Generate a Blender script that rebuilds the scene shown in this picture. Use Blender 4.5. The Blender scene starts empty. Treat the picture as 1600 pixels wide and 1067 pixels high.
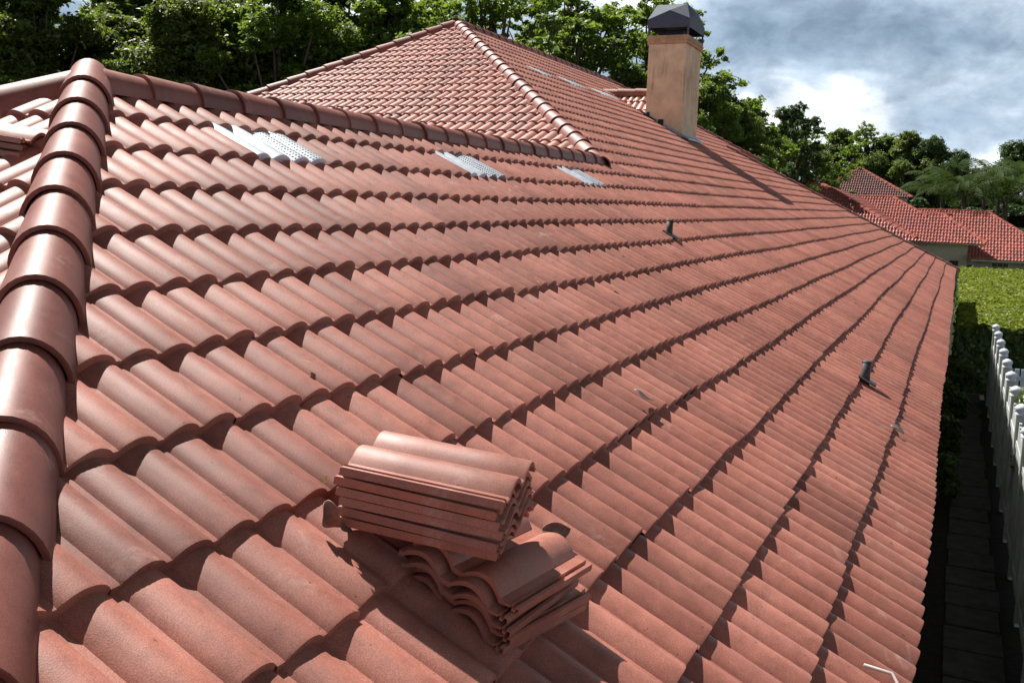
import bpy, bmesh, math, random
import numpy as np
from mathutils import Vector, Matrix

# ------------------------------------------------------------------ camera / light
K = 0.345                      # one tile course in metres; layout numbers below are in courses
GZ = -14.02                    # ground level in courses
S = bpy.context.scene
TH = 0.49845; CT, ST, TT = math.cos(TH), math.sin(TH), math.tan(TH)
def W(p): return Vector((p[0]*K, p[1]*K, (p[2]-GZ)*K))

cam_d = bpy.data.cameras.new('camera'); cam = bpy.data.objects.new('camera', cam_d)
S.collection.objects.link(cam); S.camera = cam
cam_d.sensor_width = 36; cam_d.lens = 36*1530.9/1600; cam_d.clip_end = 3000; cam_d.clip_start = 0.05
F = Vector((-0.40588364, 0.90283667, -0.14193103)); R = Vector((0.90963947, 0.41410054, 0.03281438)); U_ = Vector((-0.08839974, 0.11578725, 0.9893325))
m = Matrix((R, U_, -F)).transposed().to_4x4(); m.translation = W((11.407855, -10.356582, -1.346192)); cam.matrix_world = m

SUN = Vector((-7.4, 4.2, 11.8)).normalized()
sd = bpy.data.lights.new('sun', 'SUN'); sd.energy = 5.0; sd.angle = math.radians(0.5); sd.color = (1.0, 0.955, 0.89)
so = bpy.data.objects.new('sun', sd); S.collection.objects.link(so); so.rotation_euler = SUN.to_track_quat('Z', 'Y').to_euler()

w = bpy.data.worlds.new('World'); S.world = w; w.use_nodes = True
nt = w.node_tree; nt.nodes.clear()
def N(nt, t, **kw):
    n = nt.nodes.new(t)
    for k, v in kw.items(): setattr(n, k, v)
    return n
def world():
    out = N(nt, 'ShaderNodeOutputWorld'); bg = N(nt, 'ShaderNodeBackground'); bg.inputs[1].default_value = 0.07
    sky = N(nt, 'ShaderNodeTexSky', sky_type='NISHITA', sun_disc=False)
    sky.sun_elevation = math.asin(SUN.z); sky.sun_rotation = math.atan2(SUN.x, SUN.y)
    tc = N(nt, 'ShaderNodeTexCoord'); mp = N(nt, 'ShaderNodeMapping'); mp.inputs['Scale'].default_value = (1, 1, 1.6)
    mp.inputs['Location'].default_value = (CLX, CLY, CLZ)
    nt.links.new(tc.outputs['Generated'], mp.inputs[0])
    def noise(sc, det, ro, dist=0.0):
        n = N(nt, 'ShaderNodeTexNoise'); n.inputs['Scale'].default_value = sc; n.inputs['Detail'].default_value = det
        n.inputs['Roughness'].default_value = ro; n.inputs['Distortion'].default_value = dist
        nt.links.new(mp.outputs[0], n.inputs['Vector']); return n
    def ramp(n, st):
        r = N(nt, 'ShaderNodeValToRGB'); e = r.color_ramp.elements
        e[0].position, e[0].color = st[0]; e[1].position, e[1].color = st[1]
        for p, c in st[2:]: x = e.new(p); x.color = c
        nt.links.new(n.outputs['Fac'], r.inputs[0]); return r
    big = noise(4.6, 10, .54, .25); cover = noise(2.6, 5, .5)
    col = ramp(big, [(.32, (2.1, 3.0, 4.0, 1)), (.60, (9.4, 9.8, 10.2, 1)), (.42, (3.3, 4.3, 5.5, 1)), (.49, (5.2, 6.2, 7.4, 1)), (.525, (7.6, 8.3, 9.0, 1))])
    puff = ramp(noise(17, 6, .6, .3), [(.36, (.78, .8, .82, 1)), (.64, (1.3, 1.28, 1.25, 1))])
    cm_ = N(nt, 'ShaderNodeMix', data_type='RGBA', blend_type='MULTIPLY'); cm_.inputs[0].default_value = 1
    nt.links.new(col.outputs[0], cm_.inputs[6]); nt.links.new(puff.outputs[0], cm_.inputs[7])
    msk = ramp(cover, [(.24, (0, 0, 0, 1)), (.36, (1, 1, 1, 1))])
    mx = N(nt, 'ShaderNodeMix', data_type='RGBA'); nt.links.new(msk.outputs[0], mx.inputs[0])
    sc = N(nt, 'ShaderNodeMix', data_type='RGBA', blend_type='MIX'); sc.inputs[0].default_value = .45; sc.inputs[7].default_value = (3.2, 4.2, 5.6, 1)
    nt.links.new(sky.outputs[0], sc.inputs[6]); nt.links.new(sc.outputs[2], mx.inputs[6]); nt.links.new(cm_.outputs[2], mx.inputs[7])
    # added dimming of the unseen overhead sky cuts fill light; bright cloud towards horizon
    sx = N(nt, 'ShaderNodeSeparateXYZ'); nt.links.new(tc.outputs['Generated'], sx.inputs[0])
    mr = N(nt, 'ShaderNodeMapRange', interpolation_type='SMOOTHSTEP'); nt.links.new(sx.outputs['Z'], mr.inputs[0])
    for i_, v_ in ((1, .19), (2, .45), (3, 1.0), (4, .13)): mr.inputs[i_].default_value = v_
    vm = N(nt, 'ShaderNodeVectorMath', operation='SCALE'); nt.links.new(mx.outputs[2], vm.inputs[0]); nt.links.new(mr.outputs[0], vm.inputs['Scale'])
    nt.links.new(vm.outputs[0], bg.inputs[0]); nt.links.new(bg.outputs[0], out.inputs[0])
CLX, CLY, CLZ = 7.3, 1.4, 0.9
world()
S.view_settings.view_transform = 'Standard'; S.view_settings.look = 'None'; S.view_settings.exposure = 0.76; S.view_settings.gamma = 1
S.render.engine = 'CYCLES'

# ------------------------------------------------------------------ helpers
rng = np.random.default_rng(7); random.seed(7)
def link(o, parent=None):
    S.collection.objects.link(o)
    if parent: o.parent = parent
    return o
def tag(o, label=None, cat=None, group=None, kind=None):
    for k, v in (('label', label), ('category', cat), ('group', group), ('kind', kind)):
        if v: o[k] = v
    return o
def empty(name, loc=(0, 0, 0), parent=None):
    o = bpy.data.objects.new(name, None); o.empty_display_size = .2; link(o, parent); o.location = loc; return o
def mesh_np(name, V, Fq, mat, parent=None, smooth=False, attrs=None, world=True):
    """V Nx3, Fq list of arrays (M,k) of equal k or list of lists"""
    me = bpy.data.meshes.new(name)
    V = np.asarray(V, dtype=np.float64)
    if isinstance(Fq, np.ndarray):
        M, k = Fq.shape
        me.vertices.add(len(V)); me.vertices.foreach_set('co', V.astype(np.float32).ravel())
        me.loops.add(M*k); me.loops.foreach_set('vertex_index', Fq.astype(np.int32).ravel())
        me.polygons.add(M); me.polygons.foreach_set('loop_start', np.arange(0, M*k, k, dtype=np.int32))
        me.update(calc_edges=True); me.validate()
    else:
        me.from_pydata([tuple(v) for v in V], [], [tuple(f) for f in Fq])
    if attrs:
        for an, av in attrs.items():
            a = me.attributes.new(an, 'FLOAT', 'POINT'); a.data.foreach_set('value', np.asarray(av, dtype=np.float32))
    if smooth: me.polygons.foreach_set('use_smooth', np.ones(len(me.polygons), dtype=bool))
    me.materials.append(mat); me.update()
    o = bpy.data.objects.new(name, me); link(o, parent)
    return o
class MB:
    """collects boxes, tubes, prisms in metres; build() links them as one mesh"""
    def __init__(s): s.v = []; s.f = []
    def add(s, vs, fs):
        b = len(s.v); s.v += [tuple(v) for v in vs]; s.f += [tuple(i+b for i in f) for f in fs]
    def box(s, a, b, M=None):
        x0, y0, z0 = a; x1, y1, z1 = b
        vs = [(x0,y0,z0),(x1,y0,z0),(x1,y1,z0),(x0,y1,z0),(x0,y0,z1),(x1,y0,z1),(x1,y1,z1),(x0,y1,z1)]
        if M is not None: vs = [M @ Vector(v) for v in vs]
        s.add(vs, [(0,3,2,1),(4,5,6,7),(0,1,5,4),(1,2,6,5),(2,3,7,6),(3,0,4,7)])
    def tube(s, pts, rad, seg=8, cap=True):
        pts = [Vector(p) for p in pts]; n = len(pts)
        if not hasattr(rad, '__len__'): rad = [rad]*n
        vs = []; fs = []
        for i, p in enumerate(pts):
            d = (pts[min(i+1, n-1)]-pts[max(i-1, 0)]).normalized()
            a = d.cross(Vector((0, 0, 1)))
            if a.length < .05: a = d.cross(Vector((1, 0, 0)))
            a.normalize(); b = d.cross(a)
            for j in range(seg):
                t = 2*math.pi*j/seg; vs.append(p+(a*math.cos(t)+b*math.sin(t))*rad[i])
        for i in range(n-1):
            for j in range(seg): fs.append((i*seg+j, i*seg+(j+1) % seg, (i+1)*seg+(j+1) % seg, (i+1)*seg+j))
        if cap: fs.append(tuple(range(seg))[::-1]); fs.append(tuple(range((n-1)*seg, n*seg)))
        s.add(vs, fs)
    def build(s, name, mat, parent=None, smooth=False, bevel=0):
        o = mesh_np(name, s.v, s.f, mat, parent, smooth)
        if bevel:
            b = o.modifiers.new('bevel', 'BEVEL'); b.width = bevel; b.segments = 2; b.limit_method = 'ANGLE'
        return o

# ------------------------------------------------------------------ materials
def mat(name):
    m = bpy.data.materials.new(name); m.use_nodes = True; t = m.node_tree; t.nodes.clear()
    o = N(t, 'ShaderNodeOutputMaterial'); b = N(t, 'ShaderNodeBsdfPrincipled'); t.links.new(b.outputs[0], o.inputs[0])
    return m, t, b, o
def tnoise(t, vec, sc, det=3, ro=.55, dist=0):
    n = N(t, 'ShaderNodeTexNoise'); n.inputs['Scale'].default_value = sc; n.inputs['Detail'].default_value = det
    n.inputs['Roughness'].default_value = ro; n.inputs['Distortion'].default_value = dist
    if vec: t.links.new(vec, n.inputs['Vector'])
    return n.outputs['Fac']
def tramp(t, fac, *st):
    r = N(t, 'ShaderNodeValToRGB'); e = r.color_ramp.elements
    e[0].position, e[0].color = st[0][0], (*st[0][1], 1); e[1].position, e[1].color = st[-1][0], (*st[-1][1], 1)
    for p, c in st[1:-1]: x = e.new(p); x.color = (*c, 1)
    t.links.new(fac, r.inputs[0]); return r.outputs[0]
def tmix(t, a, b, fac, mode='MIX'):
    x = N(t, 'ShaderNodeMix', data_type='RGBA', blend_type=mode)
    for s_, v in ((6, a), (7, b), (0, fac)):
        if hasattr(v, 'type') or hasattr(v, 'links'): t.links.new(v, x.inputs[s_])
        elif s_ == 0: x.inputs[0].default_value = v
        else: x.inputs[s_].default_value = (*v, 1)
    return x.outputs[2]
def tbump(t, b, h, strength, dist):
    u = N(t, 'ShaderNodeBump'); u.inputs['Strength'].default_value = strength; u.inputs['Distance'].default_value = dist
    t.links.new(h, u.inputs['Height']); t.links.new(u.outputs[0], b.inputs['Normal'])
def g(v): return (v, v, v)
def tile_mat(name, c0, c1, c2, rough, grain=.5, spec=.5, coat=0.0):
    m, t, b, o = mat(name)
    oc = N(t, 'ShaderNodeTexCoord').outputs['Object']
    at = N(t, 'ShaderNodeAttribute'); at.attribute_name = 'rnd'
    patch = tnoise(t, oc, 2.2, 4, .6); mid = tnoise(t, oc, 14, 4, .65); fine = tnoise(t, oc, 330, 2, .6)
    col = tmix(t, c0, c1, tramp(t, patch, (.35, g(0)), (.68, g(1))))
    col = tmix(t, col, c2, tramp(t, at.outputs['Fac'], (.55, g(0)), (1., g(.75))))
    mott = tramp(t, mid, (.3, g(.8)), (.5, g(1.)), (.72, g(1.14)))
    col = tmix(t, col, mott, 1., 'MULTIPLY')
    gr = tramp(t, fine, (.3, g(1-.42*grain)), (.5, g(1)), (.72, g(1+.6*grain)))
    col = tmix(t, col, gr, 1., 'MULTIPLY')
    fr = N(t, 'ShaderNodeMath', operation='MULTIPLY'); fr.inputs[1].default_value = 17.3; t.links.new(at.outputs['Fac'], fr.inputs[0])
    f2 = N(t, 'ShaderNodeMath', operation='FRACT'); t.links.new(fr.outputs[0], f2.inputs[0])
    col = tmix(t, col, tramp(t, f2.outputs[0], (0., (.84, .82, .81)), (.5, g(1)), (1., (1.09, 1.1, 1.1))), 1., 'MULTIPLY')
    sl_ = tnoise(t, oc, .9, 5, .62, .8); col = tmix(t, col, (.12, .055, .042), tramp(t, sl_, (.52, g(0)), (.72, g(.4))))
    # pale lime bloom and dark lichen specks
    bl = tnoise(t, oc, 5.5, 6, .7, .6); col = tmix(t, col, (.62, .45, .40), tramp(t, bl, (.60, g(0)), (.75, g(.38))))
    sp = tnoise(t, oc, 42, 2, .5); col = tmix(t, col, (.06, .03, .025), tramp(t, sp, (.735, g(0)), (.76, g(.8))))
    t.links.new(col, b.inputs['Base Color'])
    rr = N(t, 'ShaderNodeMapRange'); rr.inputs['To Min'].default_value = rough-.1; rr.inputs['To Max'].default_value = rough+.12
    t.links.new(mid, rr.inputs[0]); t.links.new(rr.outputs[0], b.inputs['Roughness'])
    b.inputs['Specular IOR Level'].default_value = spec; b.inputs['Coat Weight'].default_value = coat; b.inputs['Coat Roughness'].default_value = .5
    tbump(t, b, fine, .35, .0012)
    return m
M = {}
M['tile'] = tile_mat('roof_tile', (.335, .112, .077), (.405, .155, .114), (.26, .086, .062), .55, .75, .65)
M['cap'] = tile_mat('ridge_tile', (.215, .060, .042), (.29, .10, .075), (.16, .045, .034), .52, .55, .6, .0)
M['loose'] = tile_mat('loose_tile', (.30, .098, .068), (.38, .16, .12), (.36, .10, .055), .55, .6, .7)
M['ntile'] = tile_mat('glossy_tile', (.26, .042, .03), (.36, .075, .05), (.17, .03, .025), .30, .2, .8, .5)
M['ncap'] = tile_mat('neighbour_ridge_tile', (.26, .055, .04), (.34, .09, .065), (.18, .04, .035), .75, .3, .2)
M['dtile'] = tile_mat('dark_tile', (.10, .028, .026), (.14, .04, .036), (.07, .02, .02), .6, .2, .4, .0)
def simple(name, c, rough=.6, metal=0, var=.2, sc=8, bump=0, bd=.002, spec=.5, stain=None):
    m, t, b, o = mat(name); oc = N(t, 'ShaderNodeTexCoord').outputs['Object']
    n = tnoise(t, oc, sc, 5, .6); col = tmix(t, c, tramp(t, n, (.3, g(1-var)), (.7, g(1+var))), 1., 'MULTIPLY')
    if stain:
        mp = N(t, 'ShaderNodeMapping'); mp.inputs['Scale'].default_value = (7, 7, .9); t.links.new(oc, mp.inputs[0])
        s_ = tnoise(t, mp.outputs[0], 1.0, 5, .65); col = tmix(t, col, stain, tramp(t, s_, (.55, g(0)), (.75, g(.75))))
    t.links.new(col, b.inputs['Base Color']); b.inputs['Roughness'].default_value = rough; b.inputs['Metallic'].default_value = metal
    b.inputs['Specular IOR Level'].default_value = spec
    if bump: tbump(t, b, tnoise(t, oc, bump, 4, .6), .6, bd)
    return m
M['stucco'] = simple('tan_stucco', (.72, .56, .39), .9, 0, .2, 3, 60, .004, .2, (.17, .085, .045))
M['band'] = simple('stained_stucco', (.5, .33, .2), .9, 0, .3, 6, 60, .004, .2, (.12, .06, .03))
M['wallpaint'] = simple('wall_stucco', (.46, .42, .33), .9, 0, .1, 5, 40, .004, .2)
M['galv'] = simple('galvanized', (.075, .095, .135), .7, .1, .15, 12)
M['lead'] = simple('lead_flashing', (.40, .42, .46), .5, .3, .3, 25, 18, .004)
M['tar'] = simple('black_mastic', (.012, .012, .014), .6, 0, .3, 30, 40, .004)
M['pipe'] = simple('grey_pipe', (.05, .045, .05), .55, 0, .4, 25, 40, .002)
M['wood'] = simple('deck_board', (.16, .07, .05), .85, 0, .3, 5)
M['fascia'] = simple('fascia_paint', (.72, .74, .76), .6, 0, .08, 6)
M['vinyl'] = simple('white_vinyl', (.62, .66, .72), .4, 0, .08, 3)
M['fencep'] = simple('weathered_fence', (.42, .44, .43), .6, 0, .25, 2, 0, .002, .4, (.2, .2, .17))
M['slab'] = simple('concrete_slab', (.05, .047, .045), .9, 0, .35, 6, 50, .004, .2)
M['soil'] = simple('soil', (.016, .014, .011), .95, 0, .5, 9, 20, .02, .2)
M['bark'] = simple('bark', (.075, .06, .045), .9, 0, .35, 9, 25, .02, .2)
M['glass'] = simple('window_glass', (.03, .035, .04), .08, 0, .1, 2)
M['frame'] = simple('window_frame', (.6, .6, .58), .5)
M['dry'] = simple('dry_leaf', (.24, .13, .10), .7, 0, .35, 40, 60, .002)
M['cord'] = simple('pale_cord', (.42, .38, .35), .5)
M['brick'] = simple('edging_stone', (.5, .36, .28), .8, 0, .2, 10)
M['underlay'] = simple('roof_underlay', (.05, .03, .028), .9, 0, .3, 5)
def vent_mat():
    m, t, b, o = mat('vent_metal'); b.inputs['Metallic'].default_value = .55; b.inputs['Roughness'].default_value = .42
    oc = N(t, 'ShaderNodeTexCoord').outputs['Object']
    n = tnoise(t, oc, 18, 4, .6); col = tramp(t, n, (.3, (.62, .69, .80)), (.7, (.90, .94, 1.0)))
    # punched holes: rows of dots on one half of the sheet, from the sheet's own coordinates
    def wave(attr, f):
        a = N(t, 'ShaderNodeAttribute'); a.attribute_name = attr
        mu = N(t, 'ShaderNodeMath', operation='MULTIPLY'); mu.inputs[1].default_value = f; t.links.new(a.outputs['Fac'], mu.inputs[0])
        s_ = N(t, 'ShaderNodeMath', operation='SINE'); t.links.new(mu.outputs[0], s_.inputs[0]); return s_.outputs[0]
    pr = N(t, 'ShaderNodeMath', operation='ADD'); t.links.new(wave('vu', 105), pr.inputs[0]); t.links.new(wave('vv', 105), pr.inputs[1])
    gt = N(t, 'ShaderNodeMath', operation='GREATER_THAN'); gt.inputs[1].default_value = .75; t.links.new(pr.outputs[0], gt.inputs[0])
    a = N(t, 'ShaderNodeAttribute'); a.attribute_name = 'vf'
    g2 = N(t, 'ShaderNodeMath', operation='GREATER_THAN'); g2.inputs[1].default_value = .5; t.links.new(a.outputs['Fac'], g2.inputs[0])
    mu = N(t, 'ShaderNodeMath', operation='MULTIPLY'); t.links.new(gt.outputs[0], mu.inputs[0]); t.links.new(g2.outputs[0], mu.inputs[1])
    col = tmix(t, col, (.01, .01, .012), mu.outputs[0]); t.links.new(col, b.inputs['Base Color'])
    tbump(t, b, n, .3, .004)
    return m
M['vent'] = vent_mat()
def leaf_mat(name, dark, light, trans, tw=.3, rough=.5):
    m, t, b, o = mat(name); at = N(t, 'ShaderNodeAttribute'); at.attribute_name = 'rnd'
    col = tramp(t, at.outputs['Fac'], (0., dark), (.75, tuple((a+c)/2 for a, c in zip(dark, light))), (1., light))
    t.links.new(col, b.inputs['Base Color']); b.inputs['Roughness'].default_value = rough
    tr = N(t, 'ShaderNodeBsdfTranslucent'); tc = tmix(t, col, trans, .6); t.links.new(tc, tr.inputs[0])
    mx = N(t, 'ShaderNodeMixShader'); mx.inputs[0].default_value = tw
    t.links.new(b.outputs[0], mx.inputs[1]); t.links.new(tr.outputs[0], mx.inputs[2]); t.links.new(mx.outputs[0], o.inputs[0])
    return m
M['leafA'] = leaf_mat('oak_leaf', (.032, .06, .012), (.14, .18, .03), (.32, .44, .05), .45)
M['leafB'] = leaf_mat('bright_leaf', (.035, .08, .012), (.16, .27, .035), (.38, .52, .06), .45)
M['leafC'] = leaf_mat('deep_leaf', (.022, .05, .014), (.075, .13, .03), (.16, .28, .05), .32)
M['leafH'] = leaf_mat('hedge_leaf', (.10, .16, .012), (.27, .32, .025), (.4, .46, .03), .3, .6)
M['leafHd'] = leaf_mat('hedge_side_leaf', (.03, .06, .012), (.10, .16, .03), (.2, .3, .04), .25, .45)  # shade of the hedge front put into a darker leaf colour; shrubs reuse it
M['palm'] = leaf_mat('palm_leaf', (.014, .032, .008), (.06, .10, .018), (.16, .25, .04), .2, .7)
M['palm'].node_tree.nodes['Principled BSDF'].inputs['Specular IOR Level'].default_value = .15
M['petal'] = simple('white_petal', (.8, .8, .74), .6)
M['petaly'] = simple('yellow_petal', (.8, .45, .05), .6)

# ------------------------------------------------------------------ roof tile sheets
TN, TH_ = .070, .080          # nose thickness, roll height (courses)
ROLL = .441
def plane_frame(n):
    n = Vector(n).normalized(); u = (n*n.z-Vector((0, 0, 1))).normalized(); v = n.cross(u); return u, v, n
def prof(v, H=TH_, flat=.2):
    """roll profile, v in [0,1)"""
    t = np.clip((v-flat)/(1-flat), 0, 1); return H*np.sin(math.pi*t)**.85
def tprof(c, H):
    a = np.clip((c-.17)/.85, 0, 1); b = np.clip((c-1.14)/.85, 0, 1)
    return H*np.maximum(np.sin(math.pi*a), np.sin(math.pi*b)).clip(0, 1)**.75
def sheet(name, material, poly, pu=0., pv=0., roll=ROLL, seg=11, parent=None, rows=None, notop=False, skip=(), only=None,
          raise_=0., jit=1., wav=.02, T=TN, H=TH_, lateral=True, normal=None, nolow=True, seam=True):
    """poly: 3D points (courses) of one roof plane, convex. Tiles are laid on it in courses and cut at its edges."""
    P = [Vector(p) for p in poly]
    if normal is None:
        nn = Vector((0, 0, 0))
        for i in range(len(P)): nn += (P[i]-P[0]).cross(P[(i+1) % len(P)]-P[0])
        if nn.z < 0: nn = -nn
    else: nn = Vector(normal)
    u, v, n = plane_frame(nn); h0 = P[0].dot(n)
    us = [p.dot(u) for p in P]; vs = [p.dot(v) for p in P]
    k0, k1 = math.floor(min(us)-pu+.02), math.ceil(max(us)-pu-.02)
    if rows: k0, k1 = rows
    TW = 2*roll
    e_ = (1-np.cos(np.linspace(0, math.pi, seg+1)))/2*.35+np.linspace(0, 1, seg+1)*.65
    cols = np.array([0.0]+list(.17+.85*e_)+list(1.14+.85*e_)+[2.0]); pr_ = tprof(cols, H); nc = len(cols)
    # along: (u fraction, height fraction kind)
    Vs = []; Fs = []; R_ = []; VU = []; VV = []; VF = []; base = 0
    for k in range(k0+1, k1+1):
        uu0, uu1 = pu+k-1, pu+k
        off = pv+(roll if k % 2 else 0)
        j0 = math.floor((min(vs)-off)/TW)-1; j1 = math.ceil((max(vs)-off)/TW)+1
        for j in range(j0, j1):
            v0 = off+j*TW; vc = v0+roll
            if only is not None:
                hit = [o_ for o_ in only if o_[0] == k and o_[1] <= vc <= o_[2]]
                if not hit: continue
                vf = (vc-hit[0][1])/(hit[0][2]-hit[0][1])
            elif any(s_[0] == k and s_[1] <= vc <= s_[2] for s_ in skip): continue
            wob = wav*math.sin(v0*.33+k*1.9)+wav*.6*math.sin(v0*.11+k*.7)
            a, b, c, d = rng.normal(0, 1, 4)*jit
            du, dv, dh, tl = wob+.007*a, .004*b, abs(.006*c), .006*d
            lip = np.zeros(nc); 
            if seam: lip = .018*np.clip((cols-.3)/.3, 0, 1)
            lines = [(-.06, 0., 0), (.5, .5, 0), (.965, .97, 0), (.993, .93, 0), (1.0, .80, 0), (.998, 0, 1)]
            blk = []
            for f, hf, kind in lines:
                uu = uu0+f+du+tl*(cols-1)*(f > .5)
                if kind: hh = pr_-.05
                else: hh = pr_+T*hf+lip+dh*f
                if f == 1.0: hh = hh-.004
                blk.append(np.stack([uu, v0+cols*roll+dv, hh+raise_], 1))
            nl = len(lines); blk = np.concatenate(blk)
            Vs.append(blk)
            # drop edge at the lip side (seam)
            i = np.arange(nc-1)
            for l in range(nl-1):
                Fs.append(np.stack([base+l*nc+i, base+(l+1)*nc+i, base+(l+1)*nc+i+1, base+l*nc+i+1], 1))
            e = blk[[l*nc+nc-1 for l in range(nl-1)]].copy(); e[:, 2] -= .05
            Vs.append(e); eb = base+nl*nc; li = np.arange(nl-2)
            Fs.append(np.stack([base+li*nc+nc-1, base+(li+1)*nc+nc-1, eb+li+1, eb+li], 1))
            tot = nl*nc+nl-1; base += tot
            R_.append(np.full(tot, rng.random()))
            if only is not None:
                vv_ = np.concatenate([blk[:, 1], e[:, 1]]); VU.append(np.concatenate([blk[:, 0], e[:, 0]])); VV.append(vv_); VF.append((vv_-hit[0][1])/(hit[0][2]-hit[0][1]))
    V3 = np.concatenate(Vs)
    if only is not None: vm_ = V3[:, 1].max(); V3[:, 1] = vm_-(vm_-V3[:, 1])*1.12
    Fq = np.concatenate(Fs)
    Um, Vm, Nm = np.array(u), np.array(v), np.array(n)
    X = V3[:, :1]*Um+V3[:, 1:2]*Vm+(V3[:, 2:3]+h0)*Nm
    X = np.stack([X[:, 0]*K, X[:, 1]*K, (X[:, 2]-GZ)*K], 1)
    at = {'rnd': np.concatenate(R_)}
    if only is not None: at.update(vu=np.concatenate(VU), vv=np.concatenate(VV), vf=np.concatenate(VF))
    o = mesh_np(name, X, Fq, material, parent, True, at)
    if only is None:
        bm = bmesh.new(); bm.from_mesh(o.data); c = sum(P, Vector())/len(P)
        for i in range(len(P)):
            A, B = P[i], P[(i+1) % len(P)]; d = (B-A)
            if d.length < 1e-6: continue
            d.normalize(); horiz = abs(d.dot(v)) > .999; mid = (A+B)/2
            if horiz and mid.dot(u) > c.dot(u) and nolow: continue
            if horiz and mid.dot(u) < c.dot(u) and notop: continue
            pn = Vector((d.y, -d.x, 0)).normalized()
            if pn.dot(Vector((c.x-A.x, c.y-A.y, 0))) > 0: pn = -pn
            bmesh.ops.bisect_plane(bm, geom=bm.verts[:]+bm.edges[:]+bm.faces[:], plane_co=W(A), plane_no=pn, clear_outer=True)
        bm.to_mesh(o.data); bm.free()
    # sharp nose edges
    try: o.data.set_sharp_from_angle(angle=math.radians(38))
    except Exception: pass
    return o

def cap_mesh(L, w0, w1, hgt0, hgt1, drop, th=.045, seg=16):
    """one barrel ridge tile, local x down the line (0 head .. L nose), z up, courses"""
    vs = []; fs = []
    st = [(0, 0), (L*.5, .5), (L-.03, .98), (L-.006, 1), (L, .97), (L-.002, 'in'), (L-.25, 'in2')]
    for x, f in st:
        ff = 1 if isinstance(f, str) else f
        wd = w0+(w1-w0)*ff; hh = hgt0+(hgt1-hgt0)*ff
        if isinstance(f, str): wd -= th; hh -= th
        if x == L: wd -= .008; hh -= .008
        for i in range(seg+1):
            a = math.pi*(-.04+1.08*i/seg); y = math.cos(a)*wd; z = math.sin(a)*(hh+drop)-drop
            if i in (0, seg): y = math.copysign(wd*1.01, math.cos(a)); z = -drop-.05
            vs.append((x, y, z))
    n = seg+1; fs.append(tuple(range(n)))
    for l in range(len(st)-1):
        for i in range(seg): fs.append((l*n+i, l*n+i+1, (l+1)*n+i+1, (l+1)*n+i))
    return vs, fs
def cap_row(rowname, A, B, n_up, parent, mat_, L=1.02, ind=True, w=(.31, .37), h=(.25, .31), drop=.1, start=0., flip=False, cover=False, jit=1., seg=16):
    """ridge tiles from A (upper / far end) to B; noses point towards B"""
    A, B = Vector(A), Vector(B); d = (B-A); tot = d.length; d.normalize()
    up = Vector(n_up).normalized(); y = up.cross(d).normalized(); up = d.cross(y)
    row = None; n = int(math.ceil((tot-start)/L)); allv = []; allf = []; rnd = []
    if ind: row = empty(rowname, (0, 0, 0), parent) if False else parent
    for i in range(n):
        vs, fs = cap_mesh(L+.13, w[0], w[1], h[0], h[1], drop, seg=seg)
        o0 = A+d*(start+i*L); j = rng.normal(0, 1, 3)*jit
        yy = (y+d*.012*j[0]).normalized(); P = []
        for (a, b, c) in vs: P.append(W(o0+d*(a-.07+.012*j[2])+yy*(b+.008*j[1])+up*(c+.012*(a/L))))
        r = rng.random()
        if ind:
            o = mesh_np('ridge_tile', P, fs, mat_, parent, True, {'rnd': np.full(len(P), r)})
            o.data.set_sharp_from_angle(angle=math.radians(40))
        else:
            b_ = len(allv); allv += P; allf += [tuple(q+b_ for q in f) for f in fs]; rnd += [r]*len(P)
    if not ind:
        o = mesh_np(rowname, allv, allf, mat_, parent, True, {'rnd': rnd}); o.data.set_sharp_from_angle(angle=math.radians(40))
    return o

# ------------------------------------------------------------------ the tiled house
def xz(x): return -x*TT                          # height of the long slope
house = tag(empty('tiled_house', W((0, 30, GZ))), 'long house roof of dusty red concrete tiles filling the foreground, with tan chimney', 'house')
house.location = (0, 0, 0)
S0 = -.09; XE = (13+S0)*CT
HA = 1.05                                         # plan slope of the near hips
PV = .2-.6*ROLL                                  # crown phase across the slope
p1 = lambda x, y: (x, y, xz(x))
XJ = (-7+S0)*CT; XT = -15.3
# vents laid in place of tiles: (row, v from, v to)
V_near = [(2, 1.9, 3.4), (2, 8.6, 10.4), (2, 15.6, 17.4)]
V_far = [(-11, 38.9, 41.3), (-11, 43.2, 46.2), (-11, 48.9, 52.0), (-11, 54.5, 57.5)]
main = sheet('roof_slope', M['tile'], [p1(0, 0), p1(0, 75), p1(XE, 75+XE), p1(XE, -HA*XE)], S0, PV, parent=house, notop=True, rows=(0, 13), skip=V_near, jit=1.5, wav=.026)
upB = sheet('roof_slope', M['tile'], [p1(XJ, 21.6-1.216*XJ), p1(XJ, 75+XJ), p1(S0*CT, 75), p1(S0*CT, 21.6)], S0, PV, parent=house, notop=True, rows=(-7, 0), seg=7)
upA = sheet('roof_slope', M['tile'], [p1(XT, 40.2), p1(XT, 82+XT), p1(XJ, 82+XJ), p1(XJ, 21.6-1.216*XJ)], S0, PV, parent=house, rows=(-18, -7), seg=7, skip=V_far)
for lst, par in ((V_near, main), (V_far, upA)):
    for s_ in lst:
        sheet('roof_vent', M['vent'], [p1(0, 0), p1(0, 75), p1(XE, 75+XE), p1(XE, -HA*XE)] if par is main else [p1(XT, 40.2), p1(XT, 66), p1(XJ, 75), p1(XJ, 30)],
              S0, PV, parent=par, only=[s_], raise_=.012, rows=(s_[0]-1, s_[0]), jit=.4, T=TN*.9)
# near hip end (left), facing the camera side
hip_end = sheet('roof_slope', M['tile'], [(0, 0, 0), (XE, -HA*XE, xz(XE)), (-XE, -HA*XE, xz(XE))], .12, .1, parent=house, nolow=True)
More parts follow.
